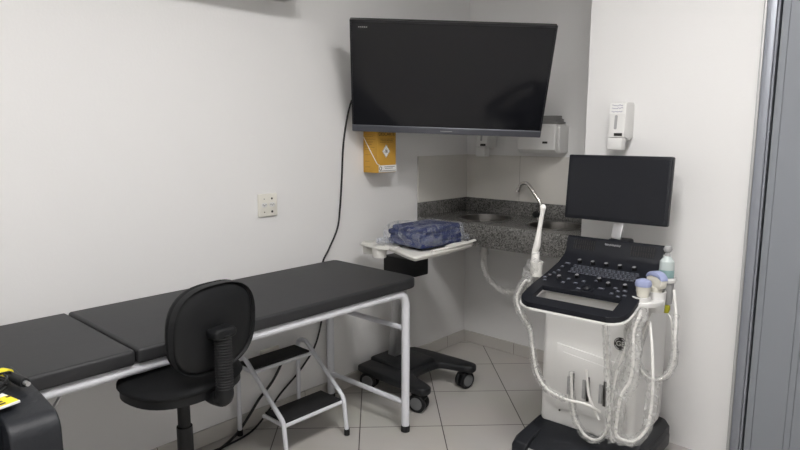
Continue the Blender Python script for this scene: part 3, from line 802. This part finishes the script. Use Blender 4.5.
# raised connector panel on the front
pnl = MB(); 
pnl.prism([(-.13, .25), (.17, .25), (.17, .50), (-.13, .53)], 0, .008, .003, mtx=T((0, -.185, 0)) @ FRONT)
pnl.prism([(-.10, .27), (.16, .27), (.16, .47), (-.10, .50)], 0, .006, .003, mtx=T((0, -.193, 0)) @ FRONT); pnl.build('connector_panel', M['machine_white'], us)
for xx in (-.06, .005, .075):
    p_ = MB().box(xx+.004, xx+.016, -.203, -.1985, .315, .42, .002)
    q_ = p_.build('connector_port', M['dark'], us)
    MB().box(xx-.012, xx+.003, -.210, -.1988, .325, .405, .003).build('locking_lever', M['grey_plastic'], q_)
MB().cyl((.135, -.1992, .265), (.135, -.203, .265), .006).cyl((-.11, -.1855, .235), (-.11, -.188, .235), .004).cyl((-.03, -.1855, .235), (-.03, -.188, .235), .004).build('front_screws', M['dark'], us)
# monogram roundel
lg = MB()
for k in range(20):
    pass
lg.lathe([(0, 0), (.026, 0), (.026, .002), (.0, .002)], mtx=T((.132, -.185, .583)) @ Matrix.Rotation(PI/2, 4, 'X'), seg=36)
lgo = lg.build('roundel', M['dark'], us)
lw = MB(); cxl, czl = .132, .583
def ringz(cx, cz, r, a0, a1, n=14, th=.0012, y=-.1876):
    lw.tube([(cx+r*math.cos(R(a0+(a1-a0)*i/n)), y, cz+r*math.sin(R(a0+(a1-a0)*i/n))) for i in range(n+1)], th, seg=5)
for a in (20, 110, 200, 290): ringz(cxl, czl, .0215, a, a+60)
lw.text('GE', .028, T((cxl, -.1876, czl)) @ Matrix.Rotation(PI/2, 4, 'X'), .0006)
lw.build('monogram', M['machine_white'], lgo)

# neck between cabinet and console
MB().box(-.12, .12, -.1, .12, .735, .80, .02).build('console_neck', M['machine_white'], us)
# console panel: profile rows (y, half width, z)
def panel(rows, slot, sw, th):
    t = bmesh.new(); top = []; bot = []
    for y, w, z, *_ in rows:
        dx = -.014*max(0, -y)/.38
        xs_ = [q+dx for q in (-w, -w+.012, -sw-.006, sw-.006, w-.012, w)]
        top.append([t.verts.new((x, y, z)) for x in xs_]); bot.append([t.verts.new((x, y, z-th)) for x in xs_])
    n = len(rows)
    for i in range(n-1):
        for k in range(5):
            if k == 2 and slot[0] <= i < slot[1]: continue
            t.faces.new((top[i][k], top[i][k+1], top[i+1][k+1], top[i+1][k])); t.faces.new((bot[i][k], bot[i+1][k], bot[i+1][k+1], bot[i][k+1]))
        t.faces.new((top[i][0], top[i+1][0], bot[i+1][0], bot[i][0])); t.faces.new((top[i][5], bot[i][5], bot[i+1][5], top[i+1][5]))
        if slot[0] <= i < slot[1]:
            t.faces.new((top[i][2], bot[i][2], bot[i+1][2], top[i+1][2])); t.faces.new((top[i][3], top[i+1][3], bot[i+1][3], bot[i][3]))
    for k in range(5):
        t.faces.new((top[0][k], bot[0][k], bot[0][k+1], top[0][k+1])); t.faces.new((top[-1][k], top[-1][k+1], bot[-1][k+1], bot[-1][k]))
    for i in slot:
        t.faces.new((top[i][2], top[i][3], bot[i][3], bot[i][2]))
    bmesh.ops.recalc_face_normals(t, faces=t.faces[:])
    return t
PZ = lambda y: .868+(y-.02)*.335           # control surface height
rows = [(.085, .198, .925), (.055, .206, .948), (.045, .207, .950), (.035, .207, .944), (.018, .205, .892), (.0, .205, .872)]
ys = [-.05, -.12, -.18, -.215, -.245, -.288, -.325, -.341, -.355, -.366, -.373]
ws = [.205, .207, .211, .215, .218, .219, .217, .211, .2, .182, .158]
rows += [(y, w, PZ(y)+(.0 if y > -.3 else .0)) for y, w in zip(ys, ws)]
i0 = 6+4; i1 = i0+2
slot = (i0, i1)
b = MB(); b._merge(panel(rows, slot, .164, .02))
b.build('console_panel', M['console_black'], us, 30, bevel=.005)
rows2 = [(y-.002, w+.005, z-.0225) for y, w, z in rows[5:]]
rows2[5] = (rows2[5][0]+.014, rows2[5][1], rows2[5][2]+.0045)
rows2[-1] = (rows2[-1][0]-.004, rows2[-1][1], rows2[-1][2])
b = MB(); b._merge(panel(rows2, (5, 7), .165, .006))
b.build('console_underside', M['machine_white'], us, 30, bevel=.002)
# back shell of console
MB().box(-.19, .19, .02, .13, .80, .905, .015).build('console_back', M['machine_white'], us)
# controls
ang = math.atan(.335)
rot = Matrix.Rotation(ang, 4, 'X')
kn = MB(); kt = MB()
def knob(x, y, r=.0095, h=.015):
    z = PZ(y); m0 = T((x, y, z)) @ rot
    kn.lathe([(0, 0), (r*1.1, 0), (r, h), (0, h)], mtx=m0, seg=16)
    kt.lathe([(0, h), (r*.8, h), (r*.7, h+.0012), (0, h+.0012)], mtx=m0, seg=16)
for i in range(5): knob(-.115+i*.058, -.035+.0*i)
for x, y in ((-.14, -.175), (-.075, -.148), (.02, -.148), (.065, -.17), (.13, -.165), (.172, -.15)): knob(x, y, .0095, .013)
kns = each(kn, 'knob', M['black_plastic'], us); kts = each(kt, 'knob_top', M['knobtop'], None)
for a_, b_ in zip(kns, kts): b_.parent = a_
ky = MB(); kl = MB(); rnd = random.Random(11)
def key(B_, x, y, w, d, h=.003):
    B_.box(-w/2, w/2, -d/2, d/2, 0, h, .0008, 1, mtx=T((x, y, PZ(y))) @ rot)
for r in range(5):
    for c in range(15):
        x = -.122+c*.0185+(r % 2)*.006; y = -.062-r*.0135
        key(ky, x, y, .015, .0105)
        if rnd.random() < .75: key(kl, x+.001, y, .0035, .0022, .0036)
for x, y, w in ((-.2, -.215, .014), (-.19, -.19, .012), (-.18, -.165, .012), (-.17, -.14, .012), (-.17, -.1, .01), (-.16, -.065, .02), (-.19, -.24, .012), (-.11, -.235, .012), (-.06, -.225, .013), (-.10, -.2, .012), (-.035, -.2, .012), (-.0, -.235, .014), (.05, -.235, .02), (.10, -.215, .014), (.115, -.235, .01), (.1, -.26, .012), (.14, -.225, .014), (.15, -.26, .012), (.13, -.275, .012), (.18, -.2, .012), (.16, -.14, .012), (.18, -.12, .012), (-.03, -.265, .02), (.01, -.18, .012), (.19, -.15, .01)):
    y = y*.86; key(ky, x, y, w*1.2, .011, .004); key(kl, x, y, w*.75, .0028, .0046)
kys = each(ky, 'key', M['keys'], us)
cen = [sum((Vector(c) for c in k_.bound_box), Vector())/8 for k_ in kys]
for q in each(kl, 'key_mark', M['keyled'], None):
    c_ = sum((Vector(c) for c in q.bound_box), Vector())/8
    q.parent = kys[min(range(len(kys)), key=lambda i: (cen[i]-c_).length)]
MB().lathe([(0, 0), (.028, 0), (.026, .004), (.018, .004), (.0165, .012), (.008, .018), (0, .019)], mtx=T((.0, -.222, PZ(-.222))) @ rot).build('trackball', M['console_black'], us)
# ridge face: speaker slots and script mark ; ridge face runs between (y .018,z .892) and (.035,.944)
ra = math.atan2(.944-.892, .017)
def ridge(x, u, dz=0):      # u 0..1 up the ridge face
    return Vector((x, .018+.017*u-.0014, .892+.052*u))
sp_ = MB()
for s in (-1, 1):
    for c in range(10):
        for r in range(2):
            x = s*.125-.045+c*.01; a = ridge(x, .12+r*.42); c_ = ridge(x, .46+r*.42)
            sp_.tube([a, c_], .0022, seg=6)
each(sp_, 'speaker_slot', M['dark'], us)
sg = MB(); pts = [ridge(-.035+i*.0022, .72+.09*math.sin(i*1.9)) for i in range(32)]
sg.tube(pts, .0013, seg=5); sg.build('script_mark', M['silver'], us)
# monitor + arm
mo = Matrix.Rotation(R(-1), 4, 'Z')
MZ, MY = 1.163, .095
mm = T((-.027, MY, MZ)) @ Matrix.Rotation(-.093, 4, 'X') @ Matrix.Rotation(R(-1.1), 4, 'Z')
W2, H2 = .225, .1425
mh = MB().prism(rrect(-W2, W2, -H2, H2, .006, 3), -.03, .0, .004, 2, mtx=mm @ FRONT).box(-.09, .09, .03, .06, -.10, .06, .01, mtx=mm)
mho = mh.build('monitor', M['console_black'], us)
MB().box(-W2+.015, W2-.012, -.0012, -.0002, -H2+.016, H2-.014, mtx=mm).build('display', M['screen2'], mho)
MB().box(-.022, .022, -.008, .008, -.13, .0, .004, mtx=T((-.005, .135, 1.07)) @ Matrix.Rotation(R(6), 4, 'Y') @ Matrix.Rotation(R(-14), 4, 'X')).build('monitor_arm', M['silver'], us)
MB().box(-.05, .04, .09, .17, .90, .945, .01).build('arm_base', M['console_black'], us)
# right-hand probe/bottle holders, left probe holder
def W2L(p):     # world to machine-local
    a = R(2.5); d_ = Vector(p)-Vector((1.345, -.80, 0)); return Vector((d_.x*math.cos(a)+d_.y*math.sin(a), -d_.x*math.sin(a)+d_.y*math.cos(a), d_.z))
hr = MB()
C1, C2, C3 = W2L((1.555, -.985, 0)), W2L((1.58, -.905, 0)), W2L((1.592, -.838, 0))
def cup(B_, c, z0, z1, r, gap=.006):
    B_.lathe([(r-gap, z0), (r, z0), (r+.004, z1), (r-.003, z1), (r-gap, z0+.006)], (c.x, c.y, 0), 24)
hr.prism(chaikin([(.19, -.24), (C1.x-.02, C1.y-.045), (C1.x+.035, C1.y-.04), (C2.x+.05, C2.y-.03), (C3.x+.0, C3.y-.035), (C3.x-.01, C3.y+.03), (C2.x-.03, C2.y+.05), (.19, -.03)], 2), .755, .772, .004)
cup(hr, C1, .70, .79, .03); cup(hr, C2, .72, .80, .034)
hr.lathe([(.03, .83), (.036, .827), (.038, .837), (.034, .845), (.03, .84), (.03, .83)], (C3.x, C3.y, 0), 24)
hr.tube([(C3.x-.034, C3.y-.01, .836), (C3.x-.045, C3.y-.03, .81), (C2.x-.02, C2.y+.0, .77)], .009, smooth=4)
hr.build('probe_holder', M['machine_white'], us)
MB().lathe([(.0, .74), (.027, .74), (.0305, .826), (.0285, .826), (.024, .745), (0, .745)], (C3.x, C3.y, 0), 24).build('bottle_cup', M['grey_plastic'], us)
hl = MB(); CL = W2L((1.115, -1.0, 0))
cup(hl, CL, .80, .862, .022); hl.tube([(-.19, CL.y+.03, .775), (CL.x+.0, CL.y+.01, .805)], .009)
hl.build('left_holder', M['tray'], us)

# probes, cords, sleeves (world coordinates)
def sleeve(B_, pts, r, seed=1, flat=.8):
    random.seed(seed); P = [Vector(p) for p in pts]
    B_.tube(P, r, seg=16, smooth=7, jitter=.22, rad=[r*random.uniform(.75, 1.25) for _ in P], flat=flat)
CAMO = CAMP
def px(x, y, yp):
    d_ = Fv+(x-400)/f_px*R2-(y-225)/f_px*U2; t_ = (yp-CAMO.y)/d_.y; return CAMO+d_*t_
# left: intracavity probe standing in the left holder
lp = thing('endocavity_probe', 'long white slender ultrasound probe upright in the left holder of the console', 'probe')
lp.location = (1.115, -1.0, .86); O = Vector(lp.location)
def loc(pts, o): return [Vector(p)-o for p in pts]
MB().tube(loc([(1.102, -1.0, .80), (1.106, -1.0, .86), (1.108, -1.0, .892), (1.104, -1.0, .905), (1.113, -1.0, .93), (1.122, -1.0, 1.0), (1.132, -1.0, 1.065), (1.135, -1.0, 1.095), (1.137, -1.0, 1.106)], O), .01, smooth=4, rad=[.014, .017, .017, .0125, .015, .0095, .009, .013, .006], seg=16).build('probe_body', M['cord'], lp)
MB().cyl(*loc([(1.108, -1.0, .893), (1.106, -1.0, .899)], O), .0185).build('probe_collar', M['lightgrey'], lp)
A = [(1.102, -1.0, .80)]+[tuple(px(x, y, -1.06)) for x, y in ((533, 272), (525, 281), (518, 293), (517, 303), (523, 317), (530, 330))]+[tuple(px(x, y, -1.1)) for x, y in ((533, 351), (537, 373), (547, 389), (565, 399), (585, 404))]+[tuple(px(600, 412, -1.04))]
A[1] = (1.09, -1.02, .775)
MB().tube(loc(A, O), .0055, smooth=8).build('probe_cord', M['cord'], lp)
b = MB(); sleeve(b, loc(A[1:11], O), .02, 3)
b.tube(loc([(1.09, -1.01, .74), (1.085, -1.01, .80), (1.108, -1.005, .85), (1.12, -1.0, .875)], O), .03, smooth=6, jitter=.2, seg=16, rad=[.012, .028, .032, .02])
b.build('plastic_sleeve', M['clear'], lp)
# first right probe (lavender cap, cream body) with cord D
C1w = Vector((1.555, -.985, 0)); C2w = Vector((1.58, -.905, 0)); C3w = Vector((1.592, -.838, 0))
p1 = thing('convex_probe', 'cream ultrasound probe with small lavender head in the front right holder', 'probe', (C1w.x+.006, C1w.y, .785)); O = Vector(p1.location)
MB().lathe([(0, -.07), (.014, -.07), (.02, -.02), (.021, .01), (.027, .045), (0, .045)]).build('probe_body', M['cream'], p1)
MB().lathe([(0, .0455), (.029, .0455), (.031, .055), (.027, .066), (.012, .073), (0, .074)]).build('probe_head', M['lavender'], p1)
D = [(C1w.x, C1w.y, .735)]+[tuple(px(x, y, yy)) for x, y, yy in ((640, 315, -1.06), (634, 332, -1.08), (633, 362, -1.08), (630, 381, -1.08), (621, 396, -1.09), (617, 418, -1.09), (617, 436, -1.09))]
D.append(tuple(px(640, 425, -1.05))); D.append(tuple(px(651, 410, -1.04))); D.append(tuple(px(653, 378, -1.03))); D.append(tuple(px(652, 345, -1.0))); D.append(tuple(px(650, 322, -.96)))
D[8:9] = [tuple(px(633, 441, -1.08)), tuple(px(646, 430, -1.06))]
MB().tube(loc(D, O), .0058, smooth=8).build('probe_cord', M['cord'], p1)
b = MB(); sleeve(b, loc(D[0:6], O), .024, 5); sleeve(b, loc(D[5:12], O), .026, 6); b.build('plastic_sleeve', M['clear'], p1)
# second right probe
p2 = thing('linear_probe', 'cream ultrasound probe with broad lavender rim in the rear right holder', 'probe', (C2w.x, C2w.y, .797), R(-30)); O2 = Vector(p2.location)
MB().lathe([(0, -.06), (.016, -.06), (.022, -.02), (.024, .02), (0, .02)]).prism(rrect(-.042, .042, .015, .062, .018, 5), -.014, .014, .004, mtx=FRONT).build('probe_body', M['cream'], p2)
MB().prism([(.044*math.cos(R(a)), .05+.03*math.sin(R(a))) for a in range(0, 181, 15)]+[(-.037, .052), (-.02, .06), (.02, .06), (.037, .052)], -.017, .017, .004, mtx=FRONT).build('probe_head', M['lavender'], p2)
Ep = [(C2w.x, C2w.y, .745)]+[tuple(px(x, y, -.93)) for x, y in ((646, 325), (640, 345), (638, 360), (644, 374), (655, 380), (667, 375), (674, 360), (675, 338))]+[tuple(px(676, 315, -.89)), tuple(px(674, 290, -.855))]
rz = Matrix.Rotation(R(30), 3, 'Z')
MB().tube([rz @ v for v in loc(Ep, O2)], .0052, smooth=8).build('probe_cord', M['cord'], p2)
b = MB(); random.seed(9); sleeve(b, [rz @ v for v in loc(Ep[1:10], O2)], .015, 9); b.build('plastic_sleeve', M['clear'], p2)
# gel bottle in ring holder
gb = thing('gel_bottle', 'translucent gel bottle with grey cap standing in the rear right ring holder', 'bottle', (C3w.x, C3w.y, .783))
GX = 0
MB().lathe([(0, 0), (.018, 0), (.0205, .008), (.022, .04), (.027, .06), (.0275, .1), (.0265, .125), (.015, .14), (.01, .145), (0, .145)]).build('bottle', M['gel'], gb)
MB().lathe([(.0276, .062), (.0279, .064), (.0279, .09), (.0277, .092)]).build('bottle_label', M['gelblue'], gb)
MB().lathe([(0, .145), (.011, .145), (.011, .152), (.008, .158), (.013, .163), (.016, .172), (.013, .182), (.005, .187), (0, .187)]).build('cap', M['grey_plastic'], gb)
# yellow-green plug hanging below the cups, with its thin cord
yp_ = px(666, 309, -.868)
yl = thing('yellow_plug', 'yellow-green plug hanging under the grey bottle cup', 'plug', tuple(yp_))
MB().lathe([(0, -.014), (.01, -.014), (.015, .0), (.014, .014), (.0, .016)]).build('plug_body', M['olive'], yl)
MB().tube([(0, 0, -.012)]+[px(x, y, -.87)-yp_ for x, y in ((671, 320), (673, 345), (675, 360))], .003, smooth=5).build('plug_cord', M['cord'], yl)
# loops of cable from the console underside (other transducer leads)
def lead(pts, yy, label, mtl='cord', r=.005, sl=.017, seed=1):
    P_ = [px(x, y, yy) for x, y in pts]; o_ = P_[0].copy()
    t_ = thing('transducer_cable', label, 'cable', tuple(o_))
    MB().tube([p-o_ for p in P_], r, smooth=8).build('cord', M[mtl], t_)
    if sl:
        b_ = MB(); sleeve(b_, [p-o_ for p in P_], sl, seed); b_.build('plastic_sleeve', M['clear'], t_)
lead([(605, 319), (606, 335), (608, 372), (609, 410), (606, 432), (596, 440), (584, 434), (575, 418), (572, 399), (571.5, 372)], -1.06, 'white cable in a clear sleeve looping below the console centre', seed=21, sl=.016)
lead([(586.5, 370), (587.5, 383), (589, 396), (594, 409), (599, 420)], -1.045, 'short white cable hanging from the middle socket of the machine', sl=0)
lead([(628, 322), (627, 340), (622, 358), (616, 375), (612, 400), (610, 425), (612, 442)], -1.06, 'sleeved white cable hanging straight down right of the round emblem', seed=31, sl=.02, r=.004)

# ------------------------------------------------------------------ light
w = bpy.data.worlds.new('world'); scene.world = w; w.use_nodes = True
w.node_tree.nodes['Background'].inputs[0].default_value = (.8, .85, 1, 1); w.node_tree.nodes['Background'].inputs[1].default_value = .0
scene.view_settings.view_transform = 'Standard'; scene.view_settings.look = 'None'; scene.view_settings.gamma = 1
scene.view_settings.exposure = .2
